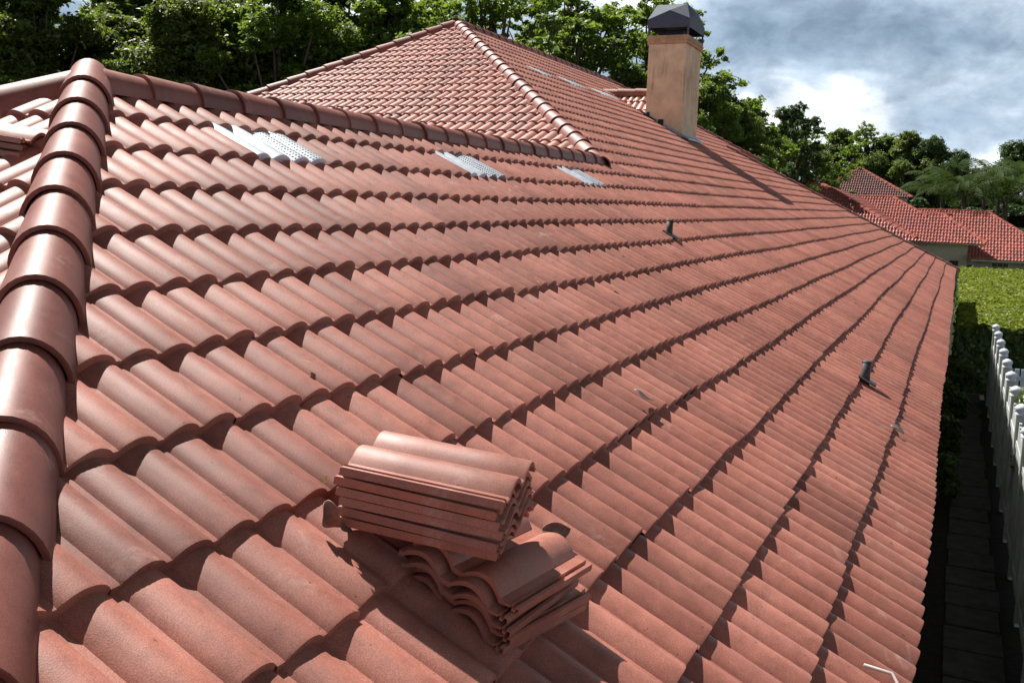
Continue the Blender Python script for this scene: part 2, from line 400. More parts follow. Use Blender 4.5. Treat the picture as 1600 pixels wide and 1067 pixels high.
# far block hip end, between its two hips
ZP = -XT*TT; slope2 = ZP/18.6
yv = 40.2-18.6
q2 = lambda x, y: (x, y, ZP-slope2*(40.2-y))
far_hip = sheet('roof_slope', M['tile'], [(XT, 40.2, ZP), q2(0, 21.6), q2(-15.3, 12.0), q2(-22.6, 23.4)], .35, .15, parent=house, seg=7)
# slopes turned away from the camera
west = sheet('roof_slope', M['tile'], [(0, 0, 0), (0, 21.6, 0), (-15.3, 3.0, -ZP), (-XE, -HA*XE, xz(XE))], 0, 0, parent=house, seg=4)
west2 = sheet('roof_slope', M['tile'], [(XT, 40.2, ZP), (XT, 66.7, ZP), (-22.6, 74, q2(0, 23.4)[2]), (-22.6, 23.4, q2(0, 23.4)[2])], 0, 0, parent=house, seg=4)
back1 = sheet('roof_slope', M['tile'], [(XT, 66.7, ZP), (XJ, 82+XJ, xz(XJ)), (XJ-18, 82+XJ, xz(XJ))], 0, 0, parent=house, seg=4)
back2 = sheet('roof_slope', M['tile'], [(XJ, 75+XJ, xz(XJ)), (XE, 75+XE, xz(XE)), (XJ, 75+XE, xz(XE))], 0, 0, parent=house, seg=4)
# ridge and hip rows
cap_row('hip_row', (0.05, 0.04, .07), (XE*.78+.07, -HA*XE*.78+.07, xz(XE*.78)+.03), (1, -1/HA, 3), main, M['cap'], 1.03, True, (.30, .355), (.27, .325), .12, start=-.34)
cap_row('hip_row', (0, -.05, .0), (-XE, -HA*XE, xz(XE)), (-1, -1, 3), hip_end, M['cap'], 1.03, True, (.33, .385), (.27, .33), .12, start=.05)
cap_row('ridge_row', (0.0, 21.75, .04), (.0, .17, .04), (0, 0, 1), main, M['cap'], 1.032, True, (.285, .335), (.25, .30), .04)
cap_row('hip_row', (XT, 40.2, ZP), (.04, 21.58, .0), (1, -1, 3), far_hip, M['cap'], 1.03, True, (.33, .385), (.27, .33), .12)
cap_row('hip_row', (XT, 40.2, ZP+.05), q2(-22.6, 23.4), (-1, -1, 3), far_hip, M['cap'], 1.15, True, (.33, .385), (.27, .33), .14)
cap_row('ridge_row', (XT, 66.7, ZP), (XT, 40.2, ZP), (0, 0, 1), upA, M['cap'], 1.03, True, (.33, .385), (.27, .33), .14)
cap_row('hip_row', (XT, 66.7, ZP), (XJ+.6, 82+XJ+.6, xz(XJ+.6)), (1, 1, 3), back1, M['cap'], 1.03, True, (.33, .385), (.25, .31), .12)
cap_row('hip_row', (XJ, 75+XJ, xz(XJ)), (XE, 75+XE, xz(XE)), (1, 1, 3), back2, M['cap'], 1.03, True, (.33, .385), (.25, .31), .12)
# timber deck under the tiles, walls, fascia
d = MB()
def quad(mb, pts, off=-.14):
    P = [W((a, b, c+off)) for a, b, c in pts]; Q = [W((a, b, c+off-.12)) for a, b, c in pts]; n = len(P)
    mb.add(P+Q, [tuple(range(n)), tuple(range(n, 2*n))[::-1]]+[(i, n+i, n+(i+1) % n, (i+1) % n) for i in range(n)])
xe = XE-.12
for pts in ([p1(0, 0), p1(0, 75), p1(xe, 75+xe), p1(xe, -HA*xe)], [p1(XJ, 30), p1(XJ, 75+XJ), p1(0, 75), p1(0, 21.6)], [p1(XT, 40.2), p1(XT, 66), p1(XJ, 82+XJ), p1(XJ, 29)],
            [(0, 0, 0), (xe, -HA*xe, xz(xe)), (-xe, -HA*xe, xz(xe))], [(XT, 40.2, ZP), q2(0, 21.6), q2(-15.3, 12), q2(-22.6, 23.4)],
            [(0, 0, 0), (0, 21.6, 0), (-15.3, 3, -ZP), (-xe, -HA*xe, xz(xe))], [(XT, 40.2, ZP), (XT, 66.7, ZP), (-22.6, 74, q2(0, 23.4)[2]), (-22.6, 23.4, q2(0, 23.4)[2])],
            [(XT, 66.7, ZP), (XJ, 82+XJ, xz(XJ)), (XJ-18, 82+XJ, xz(XJ))], [(XJ, 75+XJ, xz(XJ)), (XE, 75+XE, xz(XE)), (XJ, 75+XE, xz(XE))]):
    quad(d, pts)
d.build('roof_deck', M['underlay'], house)
wl = MB(); wl.box(W((-8, -9.5, GZ)), W((9.8, 74, xz(XE)-.6))); wl.box(W((-30, 24, GZ)), W((-8.01, 74, xz(XE)-.6))); wl.build('wall', M['wallpaint'], house)
fa = MB(); fa.box(W((XE-.22, -HA*XE+.3, xz(XE)-.62)), W((XE-.12, 74.8+XE, xz(XE)-.1))); fa.build('fascia', M['fascia'], house)
sf = MB(); sf.box(W((9.81, -HA*XE+.3, xz(XE)-.62)), W((XE-.23, 74.5, xz(XE)-.57))); sf.build('soffit', M['fascia'], house)

# chimney
ch = empty('chimney', (0, 0, 0), house)
cx0, cx1, cy0, cy1 = -7.88, -5.38, 52.5, 56.25
b = MB(); b.box(W((cx0, cy0, 2.2)), W((cx1, cy1, 8.9))); b.build('stucco_stack', M['stucco'], ch, bevel=.012)
b = MB(); b.box(W((cx0-.09, cy0-.09, 8.9)), W((cx1+.09, cy1+.09, 9.42))); b.box(W((cx0-.13, cy0-.13, 9.1)), W((cx1+.13, cy1+.13, 9.2))); b.build('crown_band', M['band'], ch, bevel=.008)
def chim_cap():
    x0, x1, y0, y1 = cx0-.08, cx1+.08, cy0-.08, cy1+.08; zb, zm, z1, z2 = 9.44, 9.88, 10.42, 11.42
    mb = MB(); mx, my = (x0+x1)/2, (y0+y1)/2
    def ring(z, k): return [(mx+(x-mx)*k[0], my+(y-my)*k[1], z) for x, y in ((x0, y0), (x1, y0), (x1, y1), (x0, y1))]
    A, B = ring(zm, (1.03, 1.02)), ring(z1, (1.03, 1.02)); C = ring(z2, (.74, .66))
    V = [W(p) for p in A+B+C]; f = []
    for i in range(4):
        j = (i+1) % 4; f.append((i, j, 4+j, 4+i))
        # each sloping side is pressed with a raised cross
        c = len(V); m_ = sum((V[k] for k in (4+i, 4+j, 8+j, 8+i)), Vector())/4
        out = Vector(((0, -1, .5), (1, 0, .5), (0, 1, .5), (-1, 0, .5))[i]); V.append(m_+out*.05)
        f += [(4+i, 4+j, c), (4+j, 8+j, c), (8+j, 8+i, c), (8+i, 4+i, c)]
    c = len(V); V.append(sum((V[k] for k in (8, 9, 10, 11)), Vector())/4+Vector((0, 0, .015))); f += [(8+i, 8+(i+1) % 4, c) for i in range(4)]
    mb.add(V, f); o = mb.build('chimney_cap', M['galv'], ch)
    s_ = o.modifiers.new('sheet', 'SOLIDIFY'); s_.thickness = .006; s_.offset = -1
    for (x, y) in ((x0, y0), (x1, y0), (x1, y1), (x0, y1)):
        p = MB()
        sx = 1 if x < mx else -1; sy = 1 if y < my else -1
        p.box(W((min(x, x+.1*sx), min(y, y+.1*sy), zb-.3)), W((max(x, x+.1*sx), max(y, y+.1*sy), zm+.05)))
        p.build('cap_leg', M['galv'], ch)
    q = MB(); q.box(W((mx-.8, my-1.2, zb-.1)), W((mx+.8, my+1.2, 9.8))); q.build('flue', M['tar'], ch)
chim_cap()
fl = MB()
def strip(mb, pts, hgt, th):
    for (a, b_) in zip(pts[:-1], pts[1:]):
        A, B = Vector(a), Vector(b_); d_ = (B-A); nrm = Vector((d_.y, -d_.x, 0)).normalized()*th
        mb.add([W(A), W(B), W(B+Vector((0, 0, hgt))), W(A+Vector((0, 0, hgt))), W(A+nrm), W(B+nrm), W(B+nrm+Vector((0, 0, hgt))), W(A+nrm+Vector((0, 0, hgt)))],
               [(0, 3, 2, 1), (4, 5, 6, 7), (0, 1, 5, 4), (1, 2, 6, 5), (2, 3, 7, 6), (3, 0, 4, 7)])
strip(fl, [(cx0-.2, cy0-.03, xz(cx0-.2)+.02), (cx1+.03, cy0-.03, xz(cx1)+.02)], .30, .03)
strip(fl, [(cx1+.03, cy0-.05, xz(cx1)), (cx1+.03, cy1+.03, xz(cx1))], .36, .03)
quad(fl, [p1(cx1+.03, cy0-.1), p1(cx1+.5, cy0-.1), p1(cx1+.5, cy1+.1), p1(cx1+.03, cy1+.1)], .33)
fl.build('flashing', M['lead'], ch)
tr = MB(); strip(tr, [(cx0-.3, cy0-.065, xz(cx0-.3)+.0), (cx0+.75, cy0-.065, xz(cx0+.75)+.0)], .26, .04); strip(tr, [(cx1-.35, cy0-.065, xz(cx1-.35)), (cx1+.1, cy0-.065, xz(cx1+.1))], .14, .04)
tr.box(W((cx0+.9, cy0-.12, xz(cx0+1.0)+.05)), W((cx0+1.25, cy0-.03, xz(cx0+1.0)+.42))); tr.box(W((cx0+.1, cy0-.12, xz(cx0+.1)+.1)), W((cx0+.3, cy0-.03, xz(cx0+.1)+.4)))
tr.build('mastic', M['tar'], ch, bevel=.01)
# little saddle roof behind the chimney
zc = 5.95; yc = (cy0+cy1)/2
xr = -zc/TT
cr1 = sheet('saddle_slope', M['tile'], [(xr, yc, zc), (cx0, yc, zc), (cx0, yc-1.9, -cx0*TT), ], 0, .1, parent=ch, seg=7, nolow=False)
cr2 = sheet('saddle_slope', M['tile'], [(xr, yc, zc), (cx0, yc, zc), (cx0, yc+1.9, -cx0*TT)], 0, .1, parent=ch, seg=7, nolow=False)
cap_row('saddle_ridge', (cx0, yc, zc+.1), (xr-.7, yc, zc+.12), (0, 0, 1), ch, M['cap'], 1.25, False, (.31, .36), (.27, .31), .16)

# pipes through the roof
def pipe(x, y, h, r, nm):
    z = xz(x); o = empty('vent_pipe', (0, 0, 0), house)
    a = MB(); a.tube([W((x, y, z-.1)), W((x, y, z+h))], r*K, 16); a.tube([W((x, y, z+h-.03)), W((x, y, z+h+.012))], r*K*1.06, 16); a.build('pipe', M['pipe'], o, True)
    bm_ = MB(); bm_.box((-.075, -.075, 0), (.075, .075, .01), Matrix.Translation(W((x+.05, y, z+.16))) @ Matrix.Rotation(TH, 4, 'Y')); bm_.build('pipe_flashing', M['pipe'], o)
pipe(4.2, 15.9, .55, .09, '')
pipe(9.74, 13.1, .6, .10, '')

# ------------------------------------------------------------------ loose tiles
def loose_tile(name, o, L, Wd, Up, label, group, tone=0, ln=1.22):
    """o: corner in courses (world), L length dir, Wd width dir, Up: unit vectors. width b runs from the interlock channel."""
    na, segn = 9, 9
    xs = [-.085, -.078, -.05, -.045, -.02, -.015, .0]; hs = [-.02, .02, .02, -.015, -.015, .022, .0]
    for r in range(2):
        a = .2+.8*(np.arange(0, segn+1)/segn) if r == 0 else np.concatenate([[.1], .2+.8*(np.arange(0, segn+1)/segn)])
        for t in a: xs.append((r+t)*ROLL); hs.append(float(prof(np.array([min(t, .9999)]), .095)[0]))
    xs += [2*ROLL+.03]; hs += [.0]
    xs = np.array(xs); hs = np.array(hs); nc = len(xs); th = .046; V = []; 
    lens = [0, .015, ln*.33, ln*.66, ln-.015, ln]
    for li, a in enumerate(lens):
        rd = .008 if li in (0, len(lens)-1) else 0
        for x, h in zip(xs, hs): V.append((a, x, h-rd))
    for li, a in enumerate(lens):
        for q_, (x, h) in enumerate(zip(xs, hs)): V.append((a, x, h-(th if q_ > 6 else .022)))
    n = len(lens); f = []
    for l in range(n-1):
        for i in range(nc-1):
            f.append((l*nc+i, l*nc+i+1, (l+1)*nc+i+1, (l+1)*nc+i)); q = n*nc
            f.append((q+l*nc+i, q+(l+1)*nc+i, q+(l+1)*nc+i+1, q+l*nc+i+1))
        q = n*nc; f.append((l*nc, (l+1)*nc, q+(l+1)*nc, q+l*nc)); i = nc-1; f.append((l*nc+i, q+l*nc+i, q+(l+1)*nc+i, (l+1)*nc+i))
    for l in (0, n-1):
        q = n*nc
        for i in range(nc-1): f.append((l*nc+i, q+l*nc+i, q+l*nc+i+1, l*nc+i+1) if l == 0 else (l*nc+i, l*nc+i+1, q+l*nc+i+1, q+l*nc+i))
    # object frame at the tile's corner
    me_v = [Vector(v)*K for v in V]
    me = mesh_np(name, me_v, f, M['loose'], None, True, {'rnd': np.full(len(V), tone)})
    bm = bmesh.new(); bm.from_mesh(me.data); bmesh.ops.recalc_face_normals(bm, faces=bm.faces[:]); bm.to_mesh(me.data); bm.free()
    me.data.set_sharp_from_angle(angle=math.radians(35))
    Lv, Wv, Uv = Vector(L), Vector(Wd), Vector(Up)
    mm = Matrix((Lv, Wv, Uv)).transposed().to_4x4(); mm.translation = W(o); me.matrix_world = mm
    tag(me, label, 'roof tile', group); return me
def rod(w_):
    a = Vector(w_); return Matrix.Rotation(a.length, 3, a.normalized())
MP = Matrix(((CT, 0, ST), (0, 1, 0), (-ST, 0, CT)))     # (s, y, h) -> world
def stack(orig, w_, n, pitch, labels, group, seed, shift=.03, yaw=.03, MPx=None, specials={}, ln=1.22):
    Mx = MP if MPx is None else MPx; Rm = rod(w_); rr = random.Random(seed)
    for i in range(n):
        s_ = specials.get(i, (0, 0, 0)); dz = i*pitch
        o = Vector(orig)+Rm @ Vector((rr.uniform(-shift, shift)+s_[0], rr.uniform(-shift, shift)*.8+s_[1]+.085, dz+.05))
        R2 = Rm @ Matrix.Rotation(rr.uniform(-yaw, yaw)+s_[2], 3, 'Z')
        ex = [Mx @ (R2 @ Vector(e)) for e in ((1, 0, 0), (0, 1, 0), (0, 0, 1))]
        loose_tile('loose_roof_tile', Mx @ o, *ex, labels[i], group, tone=rr.random(), ln=ln)
lowL = ['bottom tile of the lower crosswise pile on the red roof, resting on the slope', 'second tile from the bottom of the lower crosswise pile on the red roof',
        'middle tile of the lower crosswise pile on the red roof', 'tile just under the top one of the lower crosswise pile on the red roof', 'top tile of the lower crosswise pile, half shaded by the upper pile']
upL = ['bottom tile of the upper leaning pile, touching the lower crosswise pile', 'second tile up from the bottom of the upper leaning pile', 'third tile up from the bottom of the upper leaning pile',
       'fourth tile up, two below the top of the upper leaning pile', 'tile directly beneath the topmost one of the upper leaning pile', 'topmost pale double-roll tile of the upper leaning pile, sunlit']
stack((9.80, -4.30, .15), (-.12, -.12, 1.46), 5, .070, lowL, 'tiles piled crosswise low on the roof', 3, .05, .05, specials={4: (.05, -.02, .0), 3: (-.05, .04, .03), 0: (.0, -.03, -.05)})
stack((8.25, -4.44, .17), (-.02, -.39, .16), 6, .080, upL, 'tiles piled leaning on the lower pile', 5, .025, .025, ln=1.27)
# pile on the hip end, left edge of the picture
c3 = Vector((0, -1, -TT/HA)).normalized(); MP3 = Matrix(((1, 0, 0), (0, 1, 0), (0, 0, 1)))
lfL = ['bottom tile of the small pile left of the near hip', 'tile in the middle of the small pile left of the near hip', 'top tile of the small pile left of the near hip', ]
stack((.18, -2.40, -.92), (0.05, .12, .22), 3, .088, lfL, 'tiles piled left of the near hip', 9, .05, .05, MPx=MP3)

# debris
def curl(name, c, L, wd, rad, rot, matl, label, cat, tw=1.2):
    V = []; f = []; n = 14
    for i in range(n+1):
        t = i/n; a0 = tw*t
        for j in range(7):
            u = j/6-.5; ang = u*2.4
            width = wd*math.sin(math.pi*(.08+.88*t))**.7
            x = (t-.5)*L; y = math.sin(ang)*width*.6; z = (1-math.cos(ang))*width*.8+.25*rad*math.sin(t*5)
            y, z = y*math.cos(a0)-z*math.sin(a0), y*math.sin(a0)+z*math.cos(a0); V.append((x, y, z))
    for i in range(n):
        for j in range(6): f.append((i*7+j, i*7+j+1, (i+1)*7+j+1, (i+1)*7+j))
    mm = Matrix.Rotation(rot[2], 3, 'Z') @ Matrix.Rotation(rot[1], 3, 'Y') @ Matrix.Rotation(rot[0], 3, 'X')
    o = mesh_np(name, [(MP @ (mm @ Vector(v)))*K for v in V], f, matl, None, True)
    o.location = W(MP @ Vector(c)); s_ = o.modifiers.new('t', 'SOLIDIFY'); s_.thickness = .003
    tag(o, label, cat); return o
curl('dry_leaf', (9.36, -2.35, .2), .30, .13, .1, (.3, -.2, .9), M['dry'], 'curled dry brown leaf on the slope beside the tile piles', 'dry leaf')
curl('dry_leaf', (8.24, -4.42, .24), .34, .15, .1, (1.2, .6, .7), M['dry'], 'large curled leaf at the left end of the upper tile pile', 'dry leaf', 1.8)
curl('dry_leaf', (8.62, 2.35, .24), .30, .05, .1, (.3, 0, .2), M['cord'], 'thin pale curled strip lying on the open slope mid-roof', 'dry leaf', 2.2)
curl('paper_scrap', (12.0, 10.0, .2), .30, .12, .05, (.1, 0, .2), M['cord'], 'small whitish scrap near the eave below the right vent pipe', 'scrap', .5)
fm = leaf_mat('fallen_leaf', (.30, .17, .04), (.55, .36, .06), (.5, .3, .05), .2, .6)
def fallen(n):
    V = []; f = []; rr = random.Random(21)
    for i in range(n):
        s_ = rr.uniform(.5, 12.4); y = rr.uniform(-s_*.8, 60)**1.0; a = rr.uniform(0, 6.3); k = rr.uniform(.035, .065)
        c = Vector((s_, y, .155+rr.uniform(0, .02))); d1 = Vector((math.cos(a), math.sin(a), rr.uniform(-.1, .3)))*k; d2 = Vector((-math.sin(a), math.cos(a), rr.uniform(0, .5)))*k*.45
        b0 = len(V); V += [W(MP @ q) for q in (c-d1, c-d1*.2+d2, c+d1, c-d1*.2-d2)]; f.append((b0, b0+1, b0+2, b0+3))
    o = mesh_np('fallen_leaves', V, f, fm, None, False, {'rnd': np.random.default_rng(1).random(len(V))}); tag(o, 'small yellow fallen leaves scattered over the big red roof', 'leaves', kind='stuff')
fallen(45)
cd = MB(); pts = [MP @ Vector(p) for p in ((12.35, -.55, .16), (12.6, -.5, .24), (12.8, -.75, .2), (13.0, -.9, .22), (13.2, -1.3, .1), (13.3, -1.6, -.3))]
cd.tube([W(p) for p in pts], .007, 8); tag(cd.build('cord', M['cord'], None, True), 'pale cord looped over the roof edge at bottom right', 'cord')

# ------------------------------------------------------------------ leaves
def leaf_quads(C, Nrm, size, asp=.55):
    n = len(C); a = rng.normal(size=(n, 3)); a -= (a*Nrm).sum(1, keepdims=True)*Nrm; a /= np.linalg.norm(a, axis=1, keepdims=True)+1e-9
    b = np.cross(Nrm, a); s = size.reshape(-1, 1)
    V = np.stack([C-a*s, C+b*s*asp-a*s*.1, C+a*s, C-b*s*asp-a*s*.1], 1)
    V[:, 0] -= Nrm*s*.15; V[:, 2] -= Nrm*s*.15
    return V.reshape(-1, 3), np.arange(n*4).reshape(-1, 4)
def rdir(n):
    d = rng.normal(size=(n, 3)); return d/np.linalg.norm(d, axis=1, keepdims=True)
def crown(lobes, per, size, spread=.45, updir=.5):
    """lobes: list of (center, radii)"""
    Cs, Ns, Rn = [], [], []
    for c, r in lobes:
        n = int(per*(r[0]*r[2])**.9)
        # small twig clusters inside each lobe
        m_ = max(6, n//26); cd_ = rdir(m_); cr = (.55+.5*rng.random((m_, 1))); cc = cd_*cr
        idx = rng.integers(0, m_, n); p = cc[idx]+rng.normal(size=(n, 3))*.13
        Cs.append(np.array(c)+p*np.array(r)); nn = cd_[idx]*.6+rdir(n)*.8+np.array([0, 0, updir]); Ns.append(nn/np.linalg.norm(nn, axis=1, keepdims=True))
        base = rng.random(m_)[idx]*.55+rng.random()*.15; Rn.append(np.clip(base+rng.random(n)*.3, 0, 1))
    C = np.concatenate(Cs); Nn = np.concatenate(Ns); rn = np.concatenate(Rn)
    V, Fq = leaf_quads(C, Nn, size*(.7+.6*rng.random(len(C)))); return V, Fq, np.repeat(rn, 4)
protos = {}
def tree_proto(kind, Hh, Rr, lf, per, size, n_l, bot=.25, seed=1, flat=1.0, open_=0.):
    global rng
    keep = rng; rng = np.random.default_rng(seed); r = random.Random(seed)
    lobes = []
    n_l = int(n_l*3.4)
    for i in range(n_l):
        t = (i+.5)/n_l; z = bot+(1-bot)*t; env = math.sin(math.pi*min(1, (.2+.8*t)))**.7*(1+.22*math.sin(i*.9+seed))
        a = i*2.4+r.uniform(-.6, .6); q = Rr*env*r.uniform(.2, 1.02); lr = Rr*r.uniform(.11, .24)*(1-.25*open_)
        lobes.append(((q*math.cos(a), q*math.sin(a), Hh*z-lr*.5+r.uniform(-.3, .3)), (lr, lr*r.uniform(.8, 1.2), lr*r.uniform(.5, .8))))
    V, Fq, rn = crown(lobes, per, size)
    cm = bpy.data.meshes.new('crown'); o = mesh_np('crown', V, Fq, M[lf], None, False, {'rnd': rn}); cm = o.data; bpy.data.objects.remove(o)
    b = MB(); tr_ = Hh*.016+.05
    b.tube([(0, 0, 0), (.02*Hh, .01*Hh, Hh*.3), (-.01*Hh, .02*Hh, Hh*.6), (0, 0, Hh*.9)], [tr_*1.4, tr_, tr_*.65, tr_*.2], 8)
    for c, lr in lobes[::1]:
        z0 = max(Hh*.2, c[2]*.62); c = Vector(c); p0 = Vector((0, 0, z0)); md = p0.lerp(c, .5)+Vector((0, 0, -.03*Hh))
        b.tube([p0, md, c], [tr_*.42, tr_*.25, tr_*.06], 5)
    o = b.build('trunk', M['bark'], None, True); tm = o.data; bpy.data.objects.remove(o)
    protos[kind] = (cm, tm); rng = keep
tree_proto('oak', 10, 3.4, 'leafA', 5600, .068, 20, .18, 11)
tree_proto('oak2', 10, 3.6, 'leafA', 5600, .068, 18, .2, 12)
tree_proto('bright', 10, 3.2, 'leafB', 5600, .068, 18, .15, 13)
tree_proto('open', 10, 3.6, 'leafB', 1900, .068, 20, .35, 14, open_=1)
tree_proto('pine', 10, 2.6, 'leafC', 3400, .065, 13, .55, 15, open_=.6)
tree_proto('deep', 10, 3.4, 'leafC', 5600, .068, 18, .2, 16)
def place_tree(kind, x, y, ztop, label, group, rz=0, wide=1., name='tree'):
    h = (ztop-GZ)*K; s_ = h/10
    t = tag(empty(name, W((x, y, GZ))), label, 'tree', group); t.rotation_euler = (0, 0, rz); t.scale = (s_*wide, s_*wide, s_)
    for nm, me in (('crown', protos[kind][0]), ('trunk', protos[kind][1])):
        o = bpy.data.objects.new(nm, me); link(o, t)
    return t
GL = 'tall trees behind the ridge'
LT = [('oak', -97, 71, 24, 'dark leafy tree at the far left edge above the left hip', 1.15), ('oak2', -81.1, 68.3, 22, 'dark dense tree behind the top of the near hip', 1.1), ('oak', -84, 84, 25.5, 'dark tree with glints in its crown, second right of the near hip top', 1.2),
      ('oak2', -69, 75.9, 19.5, 'dark tree crown with a gap of sky to its left, above the near ridge', 1.1), ('oak', -76.6, 92, 29, 'tall tree standing back, right of the sky gap', 1.15), ('bright', -61.1, 83.8, 23.6, 'greener tree above the left end of the pyramid roof hip', 1.2),
      ('oak2', -63.9, 99, 28.7, 'tall dark tree left of the pyramid roof peak', 1.15), ('bright', -51.2, 90.7, 23, 'bright green tree just left of the pyramid roof peak', 1.1), ('open', -52.1, 106, 25, 'dark tree directly behind the pyramid roof peak', 1.15),
      ('open', -42.5, 100.7, 26, 'airy tree with bare limbs showing, right of the pyramid roof peak', 1.25), ('open', -37.1, 112, 27, 'loose tall tree between the peak and the chimney', 1.3), ('bright', -29.5, 108, 14.0, 'light green tree just left of the chimney', 1.0),
      ('open', -27.5, 118, 26, 'loose tree filling the sky between the light green tree and the chimney', 1.2), ('oak2', -24.0, 112, 19.5, 'dark airy tree directly behind the chimney', .8)]
for i, (k, x, y, z, lb, wd) in enumerate(LT): place_tree(k, x, y, z, lb, GL, i*1.3, wd)
UL = [(-104, 84, 8), (-93, 90, 9), (-80, 97, 9), (-70, 104, 9), (-60, 108, 9), (-50, 114, 8), (-41, 118, 3), (-32, 122, 2)]
for i, (x, y, z) in enumerate(UL): place_tree('deep', x, y, z, 'low dark tree filling the gap %s' % ('left of the near hip top', 'behind the near hip top', 'behind the near ridge, left part', 'behind the near ridge, right part', 'under the sky gap left of the pyramid roof', 'behind the left hip of the pyramid roof', 'behind the pyramid roof ridge', 'behind the ridge left of the chimney')[i], 'understorey trees behind the house', i*2.1, 1.6)
GR = 'trees along the right skyline'
RT = [('bright', -17.6, 109, 13.9, 'bright green tree immediately right of the chimney', .9), ('oak', -17.5, 121, 13.2, 'second tree right of the chimney, mid green and rounded', .95), ('bright', -16.6, 134, 13.4, 'bright tree, third right of the chimney, sloping down to the pine', .9),
      ('pine', -13.8, 150, 15.2, 'flat topped dark pine rising above the greener trees', 1.0), ('open', -19.5, 182, 16.2, 'feathery loose tree directly right of the flat topped pine', 1.2), ('oak', -22.0, 190, 14.0, 'mid green tree behind the feathery loose tree', 1.2),
      ('oak', -16.3, 236, 18.0, 'rounded mid green tree right of the pine, behind the feathery ones', 1.1), ('open', -9.5, 232, 18.3, 'thin feathery tree with twigs against the sky', 1.2), ('bright', -6.0, 230, 15.6, 'pale green tree above the dark roof peak', 1.2), ('oak', -.5, 222, 16.4, 'mid green tree right above the dark neighbouring roof', 1.05),
      ('deep', 5.0, 219, 14.6, 'very dark rounded tree right of the neighbouring roof peak', 1.1), ('deep', 9.6, 224, 12.2, 'dark tree joined to the right side of the very dark rounded one', .9), ('pine', 14.0, 240, 9.8, 'small distant tree under open sky, above the palms', 1.0), ('deep', 21.0, 230, 14.6, 'dark tree at the right edge of the picture', 1.15),
      ('bright', -18.5, 137, 6.6, 'low light green tree in front of the pine', .9), ('bright', -24.5, 172, 8.8, 'low pale green tree left of the dark roof peak', 1.1), ('oak', -3.0, 232, 12.0, 'green tree close behind the peak of the dark neighbouring roof', 1.5), ('oak', 4.5, 226, 9.5, 'lower green tree filling the right flank of the dark roof', 1.5)]
for i, (k, x, y, z, lb, wd) in enumerate(RT): place_tree(k, x, y, z, lb, GR, i*1.7, wd)
for i, (x, y, z, lb) in enumerate([(12, 212, 2.5, 'low dark tree behind the palms, left one'), (20, 214, 3, 'low dark tree behind the palms, right one'), (-24, 160, 3, 'low dark tree right of the chimney, under the skyline trees'), (28, 206, 4, 'low dark tree beyond the right edge palms')]):
    place_tree('deep', x, y, z, lb, 'low trees under the right skyline', i*2.2, 2.0)

def palm(x, y, ztop, seed, label, nf=22, fl=3.2):
    r = random.Random(seed); h = (ztop-GZ)*K; t = tag(empty('palm_tree', W((x, y, GZ))), label, 'palm tree', 'palms behind the neighbouring roofs')
    b = MB(); b.tube([(0, 0, 0), (.1, 0, h*.5), (0, 0, h)], [.2, .15, .12], 8); b.build('trunk', M['bark'], t, True)
    V = []; f = []; rn = []
    for i in range(nf):
        az = i*2.4; el = r.uniform(.1, 1.25); L = fl*r.uniform(.8, 1.1); n = 26; pts = []
        for k in range(n+1):
            s_ = k/n; a = el-s_*s_*(1.5+.5*r.random()*.2); 
            if k == 0: p = Vector((0, 0, h))
            else: p = p+Vector((math.cos(az)*math.cos(a), math.sin(az)*math.cos(a), math.sin(a)))*(L/n)
            pts.append(p.copy())
        side = Vector((-math.sin(az), math.cos(az), 0)); c_ = r.random()
        for k in range(2, n):
            ll = .62*math.sin(math.pi*(.12+.8*k/n)); dr = (pts[k+1 if k < n else k]-pts[k-1]).normalized()
            for sg in (-1, 1):
                tip = pts[k]+(side*sg*.8+dr*.6+Vector((0, 0, -.45-.3*r.random()))).normalized()*ll
                b0 = len(V); wv = dr*.035; V += [pts[k]-wv, pts[k]+wv, tip+wv*.2, tip-wv*.2]; f.append((b0, b0+1, b0+2, b0+3)); rn += [min(1, c_*.6+r.random()*.4)]*4
    mesh_np('crown', V, f, M['palm'], t, False, {'rnd': rn}); return t
palm(8.2, 176, 1.9, 1, 'leftmost palm, just right of the dark roof'); palm(11.5, 170, 2.2, 2, 'second palm, above the long neighbouring ridge'); palm(14.6, 178, 3.4, 3, 'tallest palm of the clump, above the middle of the right neighbouring ridge')
palm(17.8, 172, 1.8, 4, 'palm above the right end of the neighbouring ridge'); palm(21.5, 178, 3.2, 5, 'palm at the right edge of the picture, behind the roofs'); palm(17.0, 186, 4.0, 6, 'rearmost palm, highest against the dark tree')

# ------------------------------------------------------------------ neighbouring houses
sn = (0, -.447, .894)
nh_ = tag(empty('neighbour_house'), 'neighbouring house with glossy red tile roofs and grey stucco wall beyond the hedge', 'house')
Pt = [(-10.1, 165.74, 2.77), (-3.99, 162.52, 1.16), (1.13, 162.82, 1.31), (5.67, 157.93, -1.14), (8.95, 157.36, -1.42), (14.72, 150., -5.1), (5.36, 150., -5.1)]
def fp(x, y, y0=150., z0=-5.1): return (x, y, z0+(y-y0)*.5)
kw = dict(seg=5, jit=1.2, wav=.01, normal=(0, -.5, 1), T=.11, H=.15)
s1 = sheet('roof_slope', M['ntile'], [fp(-4, 162.6), fp(1.1, 162.6), fp(5.67, 157.8), fp(5.67, 150), fp(-4, 150)], parent=nh_, **kw)
s2 = sheet('roof_slope', M['ntile'], [fp(5.67, 157.8), fp(8.95, 157.6), fp(14.85, 150), fp(5.67, 150)], parent=nh_, **kw)
cap_row('ridge_row', fp(-4, 162.7), fp(1.1, 162.7), (0, 0, 1), s1, M['ncap'], 1.2, False, seg=8)
cap_row('hip_row', fp(1.1, 162.6), fp(5.9, 157.6), (1, -1, 3), s1, M['ncap'], 1.2, False, seg=8)
